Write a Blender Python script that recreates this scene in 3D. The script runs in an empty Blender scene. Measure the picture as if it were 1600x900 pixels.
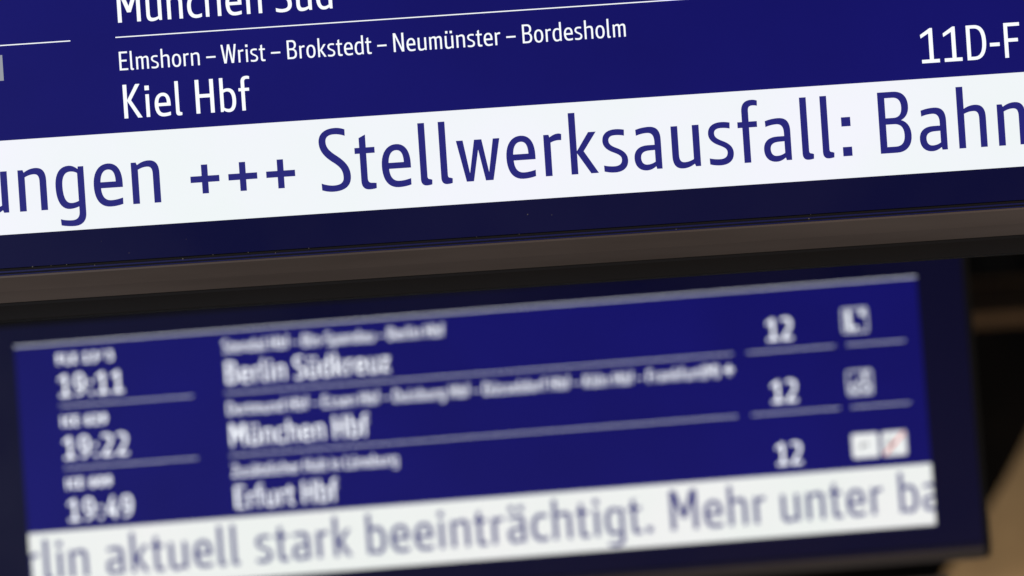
import bpy, math, random
from mathutils import Matrix, Vector

random.seed(7)
scene = bpy.context.scene
rad = math.radians

# ------------------------------------------------------------------ camera
CAM_POS = Vector((0.0, 0.0, 1.6))
PITCH, ROLL, LENS = 12.0, 3.85, 200.0
CAM_ROT = Matrix.Rotation(rad(90 + PITCH), 4, 'X') @ Matrix.Rotation(rad(-ROLL), 4, 'Z')
cam_data = bpy.data.cameras.new("camera")
cam = bpy.data.objects.new("camera", cam_data)
scene.collection.objects.link(cam)
cam.matrix_world = Matrix.Translation(CAM_POS) @ CAM_ROT
cam_data.lens = LENS
cam_data.sensor_width = 36.0
cam_data.clip_end = 400.0
cam_data.dof.use_dof = True
cam_data.dof.focus_distance = 8.8889
cam_data.dof.aperture_fstop = 4.15
cam_data.dof.aperture_blades = 9
scene.camera = cam

# ------------------------------------------------------------------ world, lamps, exposure
world = bpy.data.worlds.new("World")
scene.world = world
world.use_nodes = True
bg = world.node_tree.nodes["Background"]
bg.inputs[0].default_value = (0.95, 0.95, 1.0, 1)
bg.inputs[1].default_value = 0.060
scene.view_settings.view_transform = 'Standard'
scene.view_settings.look = 'None'
scene.view_settings.exposure = 0.0
scene.view_settings.gamma = 1.0
scene.cycles.use_denoising = True
scene.cycles.max_bounces = 6
scene.cycles.sample_clamp_indirect = 3.0


def lamp(name, loc, target, size, power, color):
    d = bpy.data.lights.new(name, 'AREA')
    d.shape = 'RECTANGLE'
    d.size, d.size_y = size
    d.energy = power
    d.color = color
    o = bpy.data.objects.new(name, d)
    scene.collection.objects.link(o)
    o.location = loc
    o.rotation_euler = (Vector(target) - Vector(loc)).to_track_quat('-Z', 'Y').to_euler()
    return o


lamp("warm_fill_lamp", (1.5, 3.5, 0.3), (0.4, 8.9, 3.0), (6.0, 1.5), 46.0, (1.0, 0.72, 0.50))  # unseen fill, added low down to warm the trims from the concourse side
lamp("left_fill_lamp", (-4.2, 1.0, 1.4), (-0.8, 8.9, 3.3), (2.4, 3.0), 85.0, (0.80, 0.86, 1.0))  # unseen fill, added so screens and glass brighten toward the left
lamp("wall_fill_lamp", (2.9, 29.6, 4.9), (2.6, 30.6, 5.7), (0.5, 0.5), 34.0, (1.0, 0.78, 0.52))  # unseen, added close to the stone so its brightness fades upwards


# ------------------------------------------------------------------ materials
def material(name, color, rough=0.5, metal=0.0, emit=None, strength=1.0, spec=0.5, sample_light=True):
    m = bpy.data.materials.new(name)
    m.use_nodes = True
    b = m.node_tree.nodes["Principled BSDF"]
    b.inputs["Base Color"].default_value = (*color, 1)
    b.inputs["Roughness"].default_value = rough
    b.inputs["Metallic"].default_value = metal
    b.inputs["Specular IOR Level"].default_value = spec
    if emit:
        b.inputs["Emission Color"].default_value = (*emit, 1)
        b.inputs["Emission Strength"].default_value = strength
        if not sample_light:
            m.cycles.emission_sampling = 'NONE'
    return m


def vary(m, socket, c1, c2, scale, stretch=(1, 1, 1), detail=4.0, lo=0.35, hi=0.65):
    """noise between two values on one input of the shader"""
    nt = m.node_tree
    b = nt.nodes["Principled BSDF"]
    tc = nt.nodes.new("ShaderNodeTexCoord")
    mp = nt.nodes.new("ShaderNodeMapping")
    mp.inputs["Scale"].default_value = stretch
    nz = nt.nodes.new("ShaderNodeTexNoise")
    nz.inputs["Scale"].default_value = scale
    nz.inputs["Detail"].default_value = detail
    cr = nt.nodes.new("ShaderNodeValToRGB")
    cr.color_ramp.elements[0].position = lo
    cr.color_ramp.elements[1].position = hi
    cr.color_ramp.elements[0].color = (*c1, 1)
    cr.color_ramp.elements[1].color = (*c2, 1)
    nt.links.new(tc.outputs["Object"], mp.inputs["Vector"])
    nt.links.new(mp.outputs["Vector"], nz.inputs["Vector"])
    nt.links.new(nz.outputs["Fac"], cr.inputs["Fac"])
    nt.links.new(cr.outputs["Color"], b.inputs[socket])
    return m


M = {}
M['screen'] = vary(material("screen_blue", (0.006, 0.006, 0.010), 0.36, emit=(0.006, 0.005, 0.135), spec=0.30),
                   "Emission Color", (0.0024, 0.0023, 0.116), (0.0034, 0.0031, 0.138), 2.2)
M['band'] = vary(material("screen_white", (0.02, 0.02, 0.02), 0.42, emit=(0.85, 0.88, 0.93)),
                 "Emission Color", (0.86, 0.91, 0.92), (0.89, 0.90, 0.97), 3.0)
M['white'] = material("text_white", (0.02, 0.02, 0.02), 0.42, emit=(0.98, 1.02, 1.06), sample_light=False)
M['white_far'] = material("text_white_far", (0.02, 0.02, 0.02), 0.42, emit=(1.30, 1.34, 1.38), sample_light=False)
M['plate'] = material("plate_white", (0.02, 0.02, 0.02), 0.42, emit=(0.86, 0.88, 0.88), sample_light=False)
M['band_far'] = vary(material("screen_warm_white", (0.02, 0.02, 0.02), 0.42, emit=(0.9, 0.91, 0.87)),
                     "Emission Color", (0.84, 0.88, 0.85), (0.87, 0.88, 0.87), 3.0)
M['ink'] = material("text_indigo", (0.012, 0.012, 0.016), 0.42, emit=(0.0100, 0.0108, 0.178), sample_light=False)  # lens bloom put into the ink, lifting it above the screen's blue
M['dark_ink'] = material("text_grey", (0.012, 0.012, 0.016), 0.42, emit=(0.10, 0.10, 0.12), sample_light=False)
M['grey'] = material("label_grey", (0.02, 0.02, 0.02), 0.42, emit=(0.29, 0.31, 0.35), sample_light=False)
M['red'] = material("slash_red", (0.02, 0.02, 0.02), 0.42, emit=(0.80, 0.17, 0.14), sample_light=False)
M['glass'] = vary(material("bezel_glass", (0.005, 0.009, 0.17), 0.33, spec=0.30),
                  "Roughness", (0.27,) * 3, (0.40,) * 3, 3.0, (1, 1, 3))
M['gasket_and_shade'] = material("gasket_rubber_and_shade", (0.006, 0.006, 0.008), 0.6)  # rubber seals, also the painted shade under the near trim
M['lip'] = material("bezel_lip", (0.02, 0.03, 0.26), 0.3, spec=0.6)
M['alu'] = vary(material("trim_metal", (0.20, 0.17, 0.15), 0.42, 0.35),
                "Base Color", (0.21, 0.172, 0.148), (0.36, 0.30, 0.265), 1.3, (1, 9, 9), 6.0, 0.3, 0.72)
M['case'] = vary(material("housing_paint", (0.010, 0.010, 0.011), 0.55),
                 "Base Color", (0.008, 0.008, 0.009), (0.013, 0.013, 0.014), 4.0)
M['skirt'] = vary(material("skirt_paint", (0.006, 0.006, 0.007), 0.6),
                  "Base Color", (0.004, 0.004, 0.005), (0.008, 0.008, 0.010), 3.0)
M['dust'] = material("dust", (0.45, 0.42, 0.38), 0.9)
M['wall'] = vary(material("wall_dark", (0.012, 0.009, 0.007), 0.9),
                 "Base Color", (0.012, 0.009, 0.007), (0.060, 0.040, 0.026), 0.9)
M['stone'] = vary(material("stone_tan", (0.36, 0.27, 0.17), 0.9),
                  "Base Color", (0.28, 0.21, 0.13), (0.42, 0.32, 0.20), 2.2)
M['timber'] = vary(material("beam_brown", (0.05, 0.03, 0.018), 0.8),
                   "Base Color", (0.055, 0.033, 0.018), (0.10, 0.062, 0.036), 2.0)
M['black'] = material("loudspeaker_black", (0.004, 0.004, 0.004), 0.6)
M['cloth'] = material("loudspeaker_cloth", (0.006, 0.006, 0.006), 0.95)

# ------------------------------------------------------------------ letterforms
# 1000-unit letter outlines (baseline 0, x-height 635, capitals 945), left and right bearings
GLYPHS = {
 'n': (90, 90, "M0,0 L0,635 L70,635 L88,591 C150,638 215,656 275,656 C380,656 428,590 428,455 L428,0 L334,0 L334,440 C334,530 310,570 245,570 C190,570 140,553 95,528 L95,0 Z"),
 'h': (90, 90, "M0,0 L0,950 L95,950 L95,598 C150,638 215,656 275,656 C385,656 432,590 432,455 L432,0 L338,0 L338,440 C338,530 314,570 247,570 C190,570 140,556 95,533 L95,0 Z"),
 'u': (86, 90, "M428,635 L428,0 L358,0 L340,44 C278,-3 213,-21 153,-21 C48,-21 0,45 0,180 L0,635 L94,635 L94,195 C94,105 118,65 183,65 C238,65 288,82 333,107 L333,635 Z"),
 'm': (90, 90, "M0,0 L0,635 L70,635 L88,591 C140,638 185,656 232,656 C292,656 332,632 350,587 C410,638 455,656 502,656 C597,656 636,595 636,470 L636,0 L542,0 L542,455 C542,535 525,570 475,570 C430,570 395,552 362,522 L365,470 L365,0 L271,0 L271,455 C271,535 250,570 205,570 C165,570 130,555 95,528 L95,0 Z"),
 'r': (90, 45, "M0,0 L0,635 L72,635 L87,588 C130,625 185,645 225,645 C243,645 258,641 271,635 L266,550 C200,556 150,545 96,518 L95,0 Z"),
 'g': (60, 90, "M365,635 L442,635 L442,-90 C442,-215 370,-280 250,-280 C180,-280 110,-272 55,-257 L50,-173 C100,-190 165,-198 220,-198 C310,-198 350,-150 350,-60 L350,25 C300,3 250,-9 200,-9 C70,-9 0,120 0,345 C0,545 80,656 215,656 C270,656 320,630 359,588 Z M350,541 C320,562 285,574 240,574 C140,574 97,490 97,350 C97,165 140,72 230,72 C275,72 315,83 350,100 Z"),
 'd': (60, 90, "M442,0 L372,0 L358,45 C315,5 265,-16 205,-16 C70,-16 0,110 0,310 C0,530 75,652 220,652 C265,652 310,640 348,620 L348,950 L442,950 Z M348,535 C315,558 280,570 240,570 C140,570 97,470 97,315 C97,160 135,66 215,66 C265,66 310,85 348,115 Z"),
 'b': (90, 60, "M0,0 L70,0 L84,45 C127,5 177,-16 237,-16 C372,-16 442,110 442,310 C442,530 367,652 222,652 C177,652 132,640 94,620 L94,950 L0,950 Z M94,535 C127,558 162,570 202,570 C302,570 345,470 345,315 C345,160 307,66 227,66 C177,66 132,85 94,115 Z"),
 'p': (90, 60, "M0,635 L70,635 L84,590 C127,630 177,651 237,651 C372,651 442,525 442,325 C442,105 367,-17 222,-17 C177,-17 132,-5 94,15 L94,-275 L0,-275 Z M94,100 C127,77 162,65 202,65 C302,65 345,165 345,320 C345,475 307,569 227,569 C177,569 132,550 94,520 Z"),
 'e': (65, 65, "M443,280 L100,280 C105,140 160,74 255,74 C315,74 375,85 433,102 L433,14 C370,-5 305,-14 240,-14 C85,-14 0,105 0,325 C0,530 95,650 235,650 C370,650 443,540 443,340 Z M98,363 L347,363 C347,500 310,566 232,566 C150,566 102,490 98,363 Z"),
 'o': (62, 62, "M227,650 C375,650 455,525 455,318 C455,110 375,-14 227,-14 C80,-14 0,110 0,318 C0,525 80,650 227,650 Z M227,567 C140,567 98,480 98,318 C98,156 140,70 227,70 C315,70 357,156 357,318 C357,480 315,567 227,567 Z"),
 'c': (62, 40, "M397,105 L397,15 C345,-5 295,-14 245,-14 C90,-14 0,95 0,310 C0,530 95,650 250,650 C300,650 345,642 390,628 L385,540 C345,556 305,564 262,564 C155,564 100,475 100,318 C100,155 155,74 260,74 C310,74 355,85 397,105 Z"),
 'l': (90, 65, "M0,950 L94,950 L94,120 C94,85 108,72 130,70 C142,69 153,64 166,58 L162,-6 C135,-14 105,-17 85,-17 C25,-17 0,20 0,85 Z"),
 'i': (85, 85, "M12,0 L12,635 L106,635 L106,0 Z M0,757 L0,880 L118,880 L118,757 Z"),
 't': (35, 45, "M76,784 L168,828 L168,630 L302,630 L302,549 L168,549 L168,160 C168,95 191,74 236,72 C261,71 281,69 300,66 L298,-6 C266,-14 231,-18 196,-18 C116,-18 76,25 76,120 L76,549 L0,549 L0,630 L76,630 Z"),
 'w': (36, 40, "M0,635 L94,635 L182,118 L282,635 L388,635 L481,118 L576,635 L667,635 L538,0 L428,0 L332,488 L231,0 L128,0 Z"),
 'k': (90, 40, "M0,0 L0,950 L94,950 L94,354 L107,354 L295,635 L402,635 L199,347 L412,0 L306,0 L107,320 L94,320 L94,0 Z"),
 's': (62, 58, "M336,637 C300,646 255,652 210,652 C75,652 0,590 0,485 C0,400 60,345 150,305 C235,268 287,240 287,180 C287,110 240,74 160,74 C105,74 50,82 2,95 L4,12 C55,-5 110,-12 165,-12 C290,-12 372,50 372,165 C372,260 305,315 215,355 C130,392 84,425 84,487 C84,545 130,570 200,570 C250,570 295,564 332,555 Z"),
 'a': (56, 92, "M416,0 L342,0 L330,47 C285,8 235,-14 180,-14 C65,-14 0,65 0,180 C0,300 75,368 215,368 L326,368 L326,420 C326,520 290,570 215,570 C160,570 100,560 44,540 L40,621 C100,642 170,654 245,654 C365,654 416,585 416,450 Z M326,298 L230,295 C140,292 93,255 93,183 C93,110 130,66 190,66 C240,66 285,80 326,108 Z"),
 'f': (40, 20, "M73,0 L73,550 L0,550 L0,630 L73,630 L73,800 C73,910 128,968 233,968 C263,968 288,963 316,952 L313,882 C288,888 268,890 248,890 C193,890 167,865 167,805 L167,630 L294,630 L294,550 L167,550 L167,0 Z"),
 'z': (50, 50, "M10,635 L352,635 L352,562 L118,82 L358,82 L358,0 L0,0 L0,75 L233,553 L10,553 Z"),
 'S': (62, 60, "M406,936 C360,956 310,966 260,966 C95,966 0,885 0,760 C0,640 60,545 190,450 C310,365 355,310 355,190 C355,110 300,69 190,69 C125,69 65,85 6,108 L9,14 C65,-7 120,-17 180,-17 C350,-17 459,50 459,205 C459,350 385,440 240,545 C135,625 98,680 98,765 C98,840 150,878 245,878 C300,878 350,866 404,846 Z"),
 'B': (95, 70, "M0,0 L0,945 L240,945 C390,945 460,850 460,710 C460,600 410,530 330,498 C430,470 486,380 486,255 C486,90 395,0 250,0 Z M97,862 L225,862 C320,862 363,800 363,700 C363,590 315,536 225,536 L97,536 Z M97,448 L225,448 C335,448 388,385 388,262 C388,145 335,86 235,86 L97,86 Z"),
 'D': (95, 70, "M0,0 L0,945 L215,945 C420,945 530,790 530,480 C530,160 410,0 200,0 Z M103,857 L203,857 C357,857 424,735 424,478 C424,215 350,88 203,88 L103,88 Z"),
 'E': (95, 55, "M0,0 L0,945 L420,945 L420,855 L103,855 L103,530 L375,530 L375,440 L103,440 L103,90 L430,90 L430,0 Z"),
 'F': (95, 40, "M0,0 L0,945 L430,945 L430,852 L103,852 L103,522 L372,522 L372,428 L103,428 L103,0 Z"),
 'H': (95, 95, "M0,0 L0,945 L103,945 L103,535 L410,535 L410,945 L513,945 L513,0 L410,0 L410,440 L103,440 L103,0 Z"),
 'I': (95, 95, "M0,0 L0,945 L103,945 L103,0 Z"),
 'C': (65, 45, "M450,120 L440,25 C395,0 340,-14 285,-14 C100,-14 0,150 0,465 C0,790 110,960 295,960 C345,960 395,948 440,925 L430,835 C390,858 345,870 302,870 C165,870 107,730 107,470 C107,205 165,78 295,78 C350,78 405,95 450,120 Z"),
 'K': (95, 35, "M0,0 L0,945 L103,945 L103,505 L360,945 L475,945 L208,500 L505,0 L388,0 L103,488 L103,0 Z"),
 'L': (95, 35, "M0,0 L0,945 L103,945 L103,92 L400,92 L400,0 Z"),
 'M': (95, 95, "M0,0 L0,945 L135,945 L322,440 L510,945 L643,945 L643,0 L540,0 L540,720 L372,275 L270,275 L103,720 L103,0 Z"),
 'N': (95, 95, "M0,0 L0,945 L120,945 L425,190 L425,945 L528,945 L528,0 L412,0 L103,765 L103,0 Z"),
 'W': (30, 30, "M0,945 L97,945 L205,175 L330,945 L440,945 L567,175 L672,945 L770,945 L630,0 L512,0 L385,740 L258,0 L140,0 Z"),
 'X': (35, 35, "M0,0 L175,480 L12,945 L122,945 L238,590 L355,945 L462,945 L297,485 L472,0 L360,0 L235,370 L112,0 Z"),
 'Z': (45, 45, "M15,945 L440,945 L440,860 L118,92 L450,92 L450,0 L0,0 L0,85 L322,853 L15,853 Z"),
 '1': (80, 68, "M10,0 L10,95 L225,95 L225,805 L10,680 L0,775 L268,945 L335,945 L335,95 L495,95 L495,0 Z"),
 '2': (80, 75, "M10,0 L10,85 L250,420 C320,515 360,590 360,690 C360,800 300,868 205,868 C140,868 85,850 35,815 L20,912 C75,945 140,962 215,962 C365,962 465,860 465,700 C465,580 415,480 340,380 L130,97 L475,97 L475,0 Z"),
 '3': (85, 80, "M30,925 C80,948 135,960 195,960 C340,960 430,880 430,735 C430,620 380,540 290,500 C395,470 455,390 455,270 C455,85 340,-14 170,-14 C110,-14 55,-5 10,12 L18,105 C65,85 115,74 170,74 C285,74 352,145 352,270 C352,390 280,450 150,450 L110,450 L110,535 L150,535 C260,535 330,600 330,725 C330,820 280,870 190,870 C140,870 95,860 45,838 Z"),
 '4': (75, 70, "M300,0 L300,215 L0,215 L0,300 L265,945 L370,945 L115,305 L300,305 L300,600 L400,600 L400,305 L485,305 L485,215 L400,215 L400,0 Z"),
 '6': (85, 80, "M415,945 L410,860 C240,870 130,765 108,553 C150,600 205,623 265,623 C395,623 470,515 470,330 C470,120 375,-17 225,-17 C75,-17 0,125 0,385 C0,745 140,950 415,945 Z M230,70 C320,70 367,165 367,320 C367,465 325,537 245,537 C185,537 135,505 108,455 C100,205 140,70 230,70 Z"),
 '9': (80, 85, "M55,0 L60,85 C230,75 340,180 362,392 C320,345 265,322 205,322 C75,322 0,430 0,615 C0,825 95,962 245,962 C395,962 470,820 470,560 C470,200 330,-5 55,0 Z M240,875 C150,875 103,780 103,625 C103,480 145,408 225,408 C285,408 335,440 362,490 C370,740 330,875 240,875 Z"),
 '0': (78, 78, "M243,960 C400,960 487,790 487,473 C487,155 400,-14 243,-14 C87,-14 0,155 0,473 C0,790 87,960 243,960 Z M243,872 C150,872 103,745 103,473 C103,200 150,75 243,75 C337,75 384,200 384,473 C384,745 337,872 243,872 Z"),
 '-': (55, 60, "M0,335 L0,432 L266,432 L266,335 Z"),
 '\u2013': (40, 40, "M0,328 L0,412 L470,412 L470,328 Z"),
 '+': (78, 78, "M0,268 L0,356 L176,356 L176,532 L264,532 L264,356 L440,356 L440,268 L264,268 L264,92 L176,92 L176,268 Z"),
 ':': (86, 100, "M0,0 L0,132 L132,132 L132,0 Z M0,466 L0,598 L132,598 L132,466 Z"),
 '.': (70, 90, "M0,0 L0,132 L132,132 L132,0 Z"),
 '(': (70, 25, "M170,1000 C60,850 0,690 0,440 C0,190 60,20 170,-140 L240,-100 C150,50 100,220 100,440 C100,660 150,820 240,960 Z"),
 ')': (25, 70, "M70,1000 C180,850 240,690 240,440 C240,190 180,20 70,-140 L0,-100 C90,50 140,220 140,440 C140,660 90,820 0,960 Z"),
 '\u2708': (60, 60, "M0,400 L0,540 L230,540 L380,900 L480,900 L420,540 L600,540 L670,640 L740,640 L710,470 L740,300 L670,300 L600,400 L420,400 L480,40 L380,40 L230,400 Z"),
}
SPACE = 262


def parse(path):
    out, cur, pen = [], [], None
    for tok in path.replace("Z", "Z ").split():
        if tok.startswith("Z"):
            out.append(cur)
            cur = []
        elif tok[0] in "ML":
            pen = tuple(map(float, tok[1:].split(",")))
            cur.append(pen)
            ctrl = []
        elif tok[0] == "C":
            ctrl = [tuple(map(float, tok[1:].split(",")))]
        else:
            ctrl.append(tuple(map(float, tok.split(","))))
            if len(ctrl) == 3:
                p0, (p1, p2, p3) = pen, ctrl
                for k in range(1, 11):
                    t = k / 10
                    a, b, c, d = (1 - t) ** 3, 3 * t * (1 - t) ** 2, 3 * t * t * (1 - t), t ** 3
                    cur.append((a * p0[0] + b * p1[0] + c * p2[0] + d * p3[0],
                                a * p0[1] + b * p1[1] + c * p2[1] + d * p3[1]))
                pen = p3
    return out


def area(c):
    return sum(c[i - 1][0] * c[i][1] - c[i][0] * c[i - 1][1] for i in range(len(c))) / 2


def inside(p, c):
    r = False
    for i in range(len(c)):
        (x1, y1), (x2, y2) = c[i - 1], c[i]
        if (y1 > p[1]) != (y2 > p[1]) and p[0] < (x2 - x1) * (p[1] - y1) / (y2 - y1) + x1:
            r = not r
    return r


def embolden(contours, d):
    if not d:
        return contours
    res = []
    for i, c in enumerate(contours):
        hole = any(inside(c[0], k) for j, k in enumerate(contours) if j != i)
        if (area(c) < 0) != hole:
            c = c[::-1]
        pts = [c[k] for k in range(len(c)) if math.dist(c[k], c[k - 1]) > 0.5]
        n, new = len(pts), []
        for k in range(n):
            a, b, e = pts[k - 1], pts[k], pts[(k + 1) % n]
            d1 = Vector((b[0] - a[0], b[1] - a[1])).normalized()
            d2 = Vector((e[0] - b[0], e[1] - b[1])).normalized()
            n1, n2 = Vector((d1.y, -d1.x)), Vector((d2.y, -d2.x))
            s = n1 + n2
            f = 2.0 / max(s.length_squared, 0.9)
            new.append((b[0] + s.x * f * d, b[1] + s.y * f * d))
        res.append(new)
    return res


def glyph(ch, bold=0.0):
    base = {'\u00fc': 'u', '\u00e4': 'a', '\u00f6': 'o'}.get(ch, ch)
    lsb, rsb, path = GLYPHS[base]
    cs = parse(path)
    w = max(x for c in cs for x, y in c)
    if base != ch:
        m = w / 2 + (10 if base == 'a' else 0)
        for s in (-114, 114):
            cs = cs + [[(m + s - 58, 757), (m + s + 58, 757), (m + s + 58, 878), (m + s - 58, 878)]]
    return lsb, w, rsb, embolden(cs, bold)


def set_text(text, u, v, scale, width=None, bold=0.0, right=None):
    """outlines in millimetres: ink starts at u on baseline v; tracked so the ink is `width` wide"""
    runs, pen, started = [], 0.0, False
    for ch in text:
        if ch == ' ':
            pen += SPACE
            continue
        lsb, w, rsb, cs = glyph(ch, bold)
        if not started:
            pen, started = -lsb, True
        runs.append((pen + lsb, w, cs))
        pen += lsb + w + rsb
    total = runs[-1][0] + runs[-1][1]
    stretch = 0.0
    if width:
        stretch = (width / scale - total) / max(1, len(text) - 1)
    out, idx = [], 0
    pos = {}
    j = 0
    for i, ch in enumerate(text):
        if ch != ' ':
            pos[j] = i
            j += 1
    shift = 0.0
    if right is not None:
        shift = (right - u) - (total + stretch * (len(text) - 1)) * scale
    for k, (x, w, cs) in enumerate(runs):
        dx = x + stretch * pos[k]
        for c in cs:
            out.append([(u + shift + (px + dx) * scale, v + py * scale) for px, py in c])
    return out


# ------------------------------------------------------------------ mesh helpers
def link(o, parent=None):
    scene.collection.objects.link(o)
    if parent:
        o.parent = parent
    return o


def flat_mesh(name, contours, mat, parent, depth, thick=0.3):
    """filled outlines (mm, on a board's face) as one thin solid `depth` mm in front of the screen"""
    cu = bpy.data.curves.new(name, 'CURVE')
    cu.dimensions = '2D'
    cu.fill_mode = 'BOTH'
    cu.extrude = thick / 2000
    for c in contours:
        sp = cu.splines.new('POLY')
        sp.points.add(len(c) - 1)
        for p, (x, y) in zip(sp.points, c):
            p.co = (x / 1000, y / 1000, 0, 1)
        sp.use_cyclic_u = True
    tmp = bpy.data.objects.new("tmp", cu)
    scene.collection.objects.link(tmp)
    bpy.context.view_layer.update()
    me = bpy.data.meshes.new_from_object(tmp.evaluated_get(bpy.context.evaluated_depsgraph_get()))
    bpy.data.objects.remove(tmp)
    bpy.data.curves.remove(cu)
    me.name = name
    me.materials.clear()
    me.materials.append(mat)
    for v in me.vertices:
        v.co.z += depth / 1000
    return link(bpy.data.objects.new(name, me), parent)


def rect(u0, v0, u1, v1, r=0.0):
    if not r:
        return [(u0, v0), (u1, v0), (u1, v1), (u0, v1)]
    out = []
    for cx, cy, a0 in ((u1 - r, v0 + r, -90), (u1 - r, v1 - r, 0), (u0 + r, v1 - r, 90), (u0 + r, v0 + r, 180)):
        for k in range(7):
            a = rad(a0 + 15 * k)
            out.append((cx + r * math.cos(a), cy + r * math.sin(a)))
    return out


def stroke(p, q, w):
    d = Vector((q[0] - p[0], q[1] - p[1])).normalized() * w / 2
    n = Vector((-d.y, d.x))
    return [(p[0] + n.x, p[1] + n.y), (p[0] - n.x, p[1] - n.y), (q[0] - n.x, q[1] - n.y), (q[0] + n.x, q[1] + n.y)]


def disc(x, y, r, n=24):
    return [(x + r * math.cos(2 * math.pi * k / n), y + r * math.sin(2 * math.pi * k / n)) for k in range(n)]


def profile(name, section, u0, u1, mat, parent, bevel=0.0):
    """a cross-section [(depth n, height v)] in mm drawn out along u from u0 to u1"""
    n = len(section)
    vs = [(u / 1000, v / 1000, d / 1000) for u in (u0, u1) for d, v in section]
    fs = [(i, (i + 1) % n, n + (i + 1) % n, n + i) for i in range(n)]
    fs += [tuple(range(n))[::-1], tuple(range(n, 2 * n))]
    me = bpy.data.meshes.new(name)
    me.from_pydata(vs, [], fs)
    me.materials.append(mat)
    import bmesh
    bm = bmesh.new()
    bm.from_mesh(me)
    bmesh.ops.recalc_face_normals(bm, faces=bm.faces)
    if bevel:
        bmesh.ops.bevel(bm, geom=list(bm.edges), offset=bevel / 1000, segments=2, affect='EDGES', profile=0.6)
    bm.to_mesh(me)
    bm.free()
    return link(bpy.data.objects.new(name, me), parent)


def tag(o, label, cat, group=None):
    o['label'], o['category'] = label, cat
    if group:
        o['group'] = group
    return o


# ------------------------------------------------------------------ one departure board
# board space: x = along the board (u), y = up the board (v), z = towards the viewer, millimetres / 1000;
# v = 0 is the upper edge of the white ticker strip, the three train rows are 150 mm each above it
HALF = 1088


def board(label, matrix, trim, rail):
    root = bpy.data.objects.new("departure_board", None)
    scene.collection.objects.link(root)
    root.empty_display_size = 0.2
    root.matrix_world = matrix
    tag(root, label, "departure board", "departure boards hanging in the station")
    # housing: box with a hood above the glass, a sloping metal trim under it
    profile("housing", [(-10, -208), (-10, 508), (-22, 512), (-22, 640), (-60, 660), (-240, 660), (-240, -200),
                        (-150, -208 - trim), (-44, -207 - trim)], -1217, 1217, M['case'], root, 1.5)
    profile("lower_trim", [(-1, -211), (-1, -214), (-16, -212 - 0.55 * trim), (-34, -210 - trim), (-42, -210 - trim), (-12, -209)],
            -1202, 1202, M['alu'], root)
    if not rail:
        profile("rear_skirt", [(-180, -250), (-180, -281), (-225, -284), (-225, -250)], -1190, 1190, M['skirt'], root, 2)
        profile("edge_or_shade_strip", [(-36, -254.5), (-36, -258), (-42, -258), (-42, -254.5)], -1200, 1200, M['gasket_and_shade'], root)  # black strip standing in for the shaded gap beneath the trim
    if rail:
        profile("rear_rail", [(-150, -275), (-150, -330), (-200, -330), (-200, -275)], -1150, 1120, M['alu'], root, 3)
    profile("screen", [(0, -152), (0, 460), (-8, 460), (-8, -152)], -1094, 1094, M['screen'], root)
    # glass frame with a window in it, then lip and gaskets along its lower edge
    bez = flat_mesh("bezel", [rect(-1200, -199, 1200, 498), rect(-HALF, -147, HALF, 453)], M['glass'], root, 1.6, 2.4)
    for i, (v0, v1, d, m) in enumerate(((-203.2, -200.2, 1.0, 'gasket_and_shade'), (-206.2, -203.6, 2.2, 'lip'),
                                        (-208.4, -206.6, 1.2, 'gasket_and_shade'), (-210.6, -208.8, 2.4, 'lip'))):
        profile("edge_or_shade_strip", [(d, v0), (d, v1), (-6, v1), (-6, v0)], -1200, 1200, M[m], root)
    return root, [o for o in root.children if o.name.startswith("screen")][0], bez


def line(scr, u0, u1, v, w=1.6):
    flat_mesh("divider_line", [rect(u0, v - w / 2, u1, v + w / 2)], M['white'], scr, 0.6)


def ticker(root, parts, white='band'):
    band = flat_mesh("ticker_band", [rect(-1092, -150, 1092, 0)], M[white], root, 0.45)
    for t, u, w in parts:
        flat_mesh("ticker_text", set_text(t, u, -112.0, 0.1, w, 6), M['ink'], band, 0.9)


def train_row(scr, row, label=None, time=None, via=None, via_w=None, dest=None, dest_w=None, dest_bold=3, ink='white'):
    b = row * 150
    if label:
        flat_mesh("train_number", set_text(label[0], -987, b + 101, 0.0235, label[1], 50), M[ink], scr, 0.7)
    if time:
        flat_mesh("time_text", set_text(time, -988, b + 22, 0.0552, 154, 3), M[ink], scr, 0.7)
    if via:
        flat_mesh("via_text", set_text(via, -588.5, b + 97.2, 0.0309, via_w, 0), M[ink], scr, 0.7)
    if dest:
        flat_mesh("destination_text", set_text(dest, -586, b + 22, 0.0553, dest_w, dest_bold), M[ink], scr, 0.7)


# ---- the near board, in focus
T = CAM_ROT.to_3x3() @ Vector((0, 0, -1))
FRONT = Matrix.Translation(CAM_POS + T * 8.8889) @ Matrix.Rotation(rad(102), 4, 'X') @ Matrix.Translation((0, 0.283, 0))
near, scr, bez = board("large sharp blue departure board in front, its ticker reading Stellwerksausfall", FRONT, 43, False)
ticker(near, [("ungen", -819, 0), ("+++", -489.2, 162.6), ("Stellwerksausfall:", -285.8, 830.1), ("Bahn", 589.8, 228)])
line(scr, -990, -662.6, 148.6)
line(scr, -592, 632, 149.2)
line(scr, 668, 880, 149.2)
flat_mesh("train_label", [rect(-985, 93.6, -770.4, 133.7)], M['grey'], scr, 0.5)
train_row(scr, 0, via="Elmshorn \u2013 Wrist \u2013 Brokstedt \u2013 Neum\u00fcnster \u2013 Bordesholm", via_w=792.5,
          dest="Kiel Hbf", dest_w=198)
train_row(scr, 1, dest="M\u00fcnchen S\u00fcd", dest_w=335.5)
flat_mesh("platform_text", set_text("11D-F", 662.5, 24, 0.0575, 155.5, 0), M['white'], scr, 0.7)
# specks of dust caught on the glass edge
for (u, v) in ((-745, -199.5), (-648, -203.5), (-510, -203), (-365, -203.5), (470, -206), (32, -170), (262, -208.5)):
    s = random.uniform(0.7, 1.3)
    sp = flat_mesh("dust_speck", [disc(u, v, s, 8)], M['dust'], bez, 3.0, 0.4)

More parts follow.
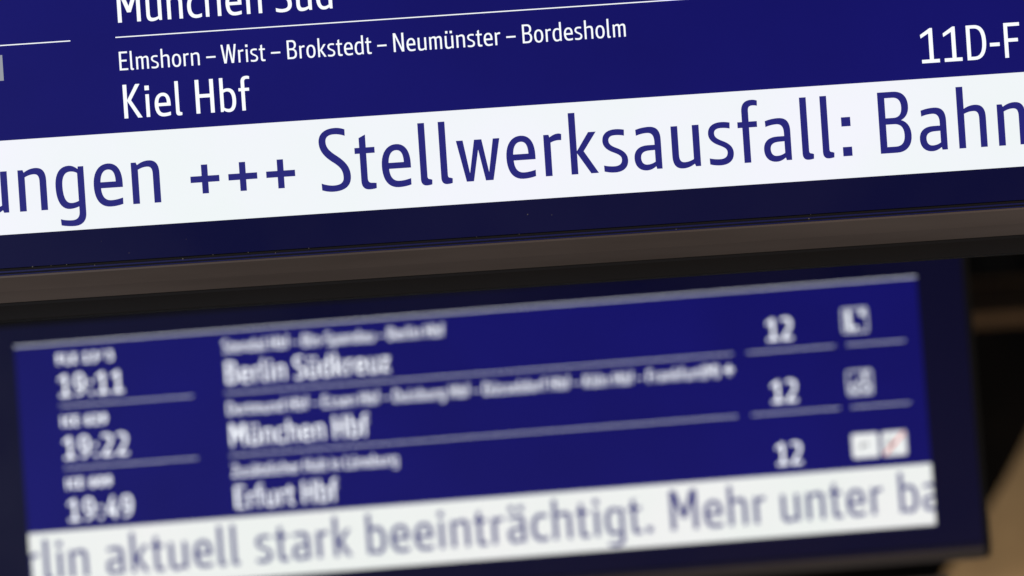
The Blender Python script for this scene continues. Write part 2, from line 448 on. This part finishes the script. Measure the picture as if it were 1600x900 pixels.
for k in range(12):
    flat_mesh("dust_speck", [disc(random.uniform(-790, 800), -199.8 + random.choice((0, 0, random.uniform(2, 45))),
                                  random.uniform(0.35, 0.7), 6)], M['dust'], bez, 3.0, 0.4)

# ---- the far board, out of focus
def ray(px, py):
    f = LENS / 36 * 1600
    return CAM_ROT.to_3x3() @ Vector(((px - 800) / f, -(py - 450) / f, -1))


BACK = (Matrix.Translation(CAM_POS + ray(740, 650) * 13.68) @ Matrix.Rotation(rad(0.5), 4, 'Z')
        @ Matrix.Rotation(rad(100), 4, 'X') @ Matrix.Rotation(rad(0.7), 4, 'Z') @ Matrix.Translation((0, -0.199, 0)))
far, scr, bez = board("blurred blue departure board hanging behind, listing Berlin, München and Erfurt trains", BACK, 28, True)
ticker(far, [("rlin", -1095.0, 0), ("aktuell", -905.5, 0), ("stark", -545, 0), ("beeintr\u00e4chtigt.", -277.4, 0),
             ("Mehr", 454, 0), ("unter", 721, 0), ("ba", 1006, 0)], 'band_far')
line(scr, -HALF, HALF, 450.7, 2.3)
for v in (149.5, 299.5):
    line(scr, -989, -669, v)
    line(scr, -591, 632, v)
    line(scr, 668, 879, v)
    line(scr, 908, 1049, v)
train_row(scr, 2, ("FLX 1343", 132), "19:11", "Stendal Hbf \u2013 Bln-Spandau \u2013 Berlin Hbf", 534, "Berlin S\u00fcdkreuz", 394, ink='white_far')
train_row(scr, 1, ("ICE 629", 106), "19:22", "Dortmund Hbf \u2013 Essen Hbf \u2013 Duisburg Hbf \u2013 D\u00fcsseldorf Hbf \u2013 K\u00f6ln Hbf \u2013 Frankfurt(M) \u2708", 1220,
          "M\u00fcnchen Hbf", 333, ink='white_far')
train_row(scr, 0, ("ICE 609", 106), "19:49", "Zus\u00e4tzlicher Halt in L\u00fcneburg", 398, "Erfurt Hbf", 247, ink='white_far')
for row in range(3):
    flat_mesh("platform_text", set_text("12", 719, row * 150 + 24, 0.0552, 61, 3), M['white_far'], scr, 0.7)


def outline_box(u0, v0, u1, v1, w, r):
    return [rect(u0, v0, u1, v1, r), rect(u0 + w, v0 + w, u1 - w, v1 - w, max(r - w, 0.5))]


# wheelchair sign, bicycle sign, then two white squares, the second struck through in red
p = flat_mesh("pictogram", outline_box(902, 328, 963, 387, 2.6, 5), M['white'], scr, 0.5)
flat_mesh("symbol", [[(912, 381), (912, 335), (939, 335), (939, 342.5), (923, 342.5), (923, 381)], disc(951, 374, 7)], M['white'], p, 0.9)
p = flat_mesh("pictogram", outline_box(902, 178, 963, 237, 2.6, 5), M['white'], scr, 0.5)
flat_mesh("symbol", [outline_box(908, 183, 931, 206, 4.5, 11)[k] for k in (0, 1)]
          + [outline_box(935, 183, 958, 206, 4.5, 11)[k] for k in (0, 1)]
          + [stroke((925, 210), (940, 214), 4), stroke((947, 209), (944, 226), 7), stroke((939, 230), (956, 230), 4)],
          M['white'], p, 0.9)
p = flat_mesh("pictogram", [rect(902, 26, 966, 84, 5)], M['plate'], scr, 0.5)
flat_mesh("symbol", [stroke((922, 56), (942, 58), 5), stroke((924, 47), (924, 60), 4)], M['dark_ink'], p, 0.9)
p = flat_mesh("pictogram", [rect(975, 26, 1033, 84, 5)], M['plate'], scr, 0.5)
flat_mesh("symbol", [stroke((992, 42), (992, 66), 4), stroke((1000, 36), (996, 70), 3)], M['dark_ink'], p, 0.9)
flat_mesh("red_slash", [stroke((979, 30), (1029, 80), 5.5)], M['red'], p, 1.3)

# ------------------------------------------------------------------ what shows past the far board's right end
def box(name, x0, x1, y0, y1, z0, z1, mat, parent=None, bevel=0.0):
    import bmesh
    bm = bmesh.new()
    bmesh.ops.create_cube(bm, size=1.0)
    for v in bm.verts:
        v.co = Vector(((x0 + x1) / 2 + v.co.x * (x1 - x0), (y0 + y1) / 2 + v.co.y * (y1 - y0), (z0 + z1) / 2 + v.co.z * (z1 - z0)))
    if bevel:
        bmesh.ops.bevel(bm, geom=list(bm.edges), offset=bevel, segments=2, affect='EDGES', profile=0.6)
    me = bpy.data.meshes.new(name)
    bm.to_mesh(me)
    bm.free()
    me.materials.append(mat)
    return link(bpy.data.objects.new(name, me), parent)


def at(px, py, y):
    r = ray(px, py)
    return CAM_POS + r * (y / r.y)


wall = box("back_wall", -16, 18, 36.0, 36.4, 0, 16, M['wall'])
wall['kind'] = "thing"
tag(wall, "dark unlit wall filling the far end of the station hall", "wall")

beam = bpy.data.objects.new("roof_beam", None)
scene.collection.objects.link(beam)
beam.location = (2.6, 30.0, 7.62)
tag(beam, "dim brown beam behind the right end of the blurred board", "beam")
box("web", -9, 9, -0.06, 0.06, 0.02, 0.18, M['timber'], beam)
box("flange", -9, 9, -0.16, 0.16, 0.0, 0.02, M['timber'], beam)
box("flange", -9, 9, -0.16, 0.16, 0.18, 0.20, M['timber'], beam)

spk = bpy.data.objects.new("loudspeaker", None)
scene.collection.objects.link(spk)
spk.location = (2.605, 29.95, 7.825)
tag(spk, "small black box standing on the brown beam", "loudspeaker")
box("cabinet", -0.085, 0.085, -0.10, 0.10, 0.015, 0.19, M['black'], spk, 0.012)
box("grille", -0.072, 0.072, -0.108, -0.10, 0.03, 0.175, M['cloth'], spk, 0.003)
box("foot", -0.06, 0.06, -0.06, 0.06, -0.003, 0.017, M['black'], spk)

# tan masonry with a sloping, slightly hollow upper edge
edge = [(0.6, 4.9), (1.5, 5.62), (2.1, 6.18), (2.42, 6.58), (2.62, 6.86), (2.8, 7.16), (3.1, 7.8), (3.5, 9.0), (3.8, 10.5)]
pts = [(0.6, 0.0)] + edge + [(9.0, 10.5), (9.0, 0.0)]
n = len(pts)
me = bpy.data.meshes.new("stone_wall")
me.from_pydata([(x, y, z) for y in (30.6, 31.6) for x, z in pts], [],
               [(i, (i + 1) % n, n + (i + 1) % n, n + i) for i in range(n)] + [tuple(range(n))[::-1], tuple(range(n, 2 * n))])
me.materials.append(M['stone'])
stone = link(bpy.data.objects.new("stone_wall", me))
stone['kind'] = "thing"
tag(stone, "warm lit tan wall with sloping edge at lower right of the blurred board", "wall")
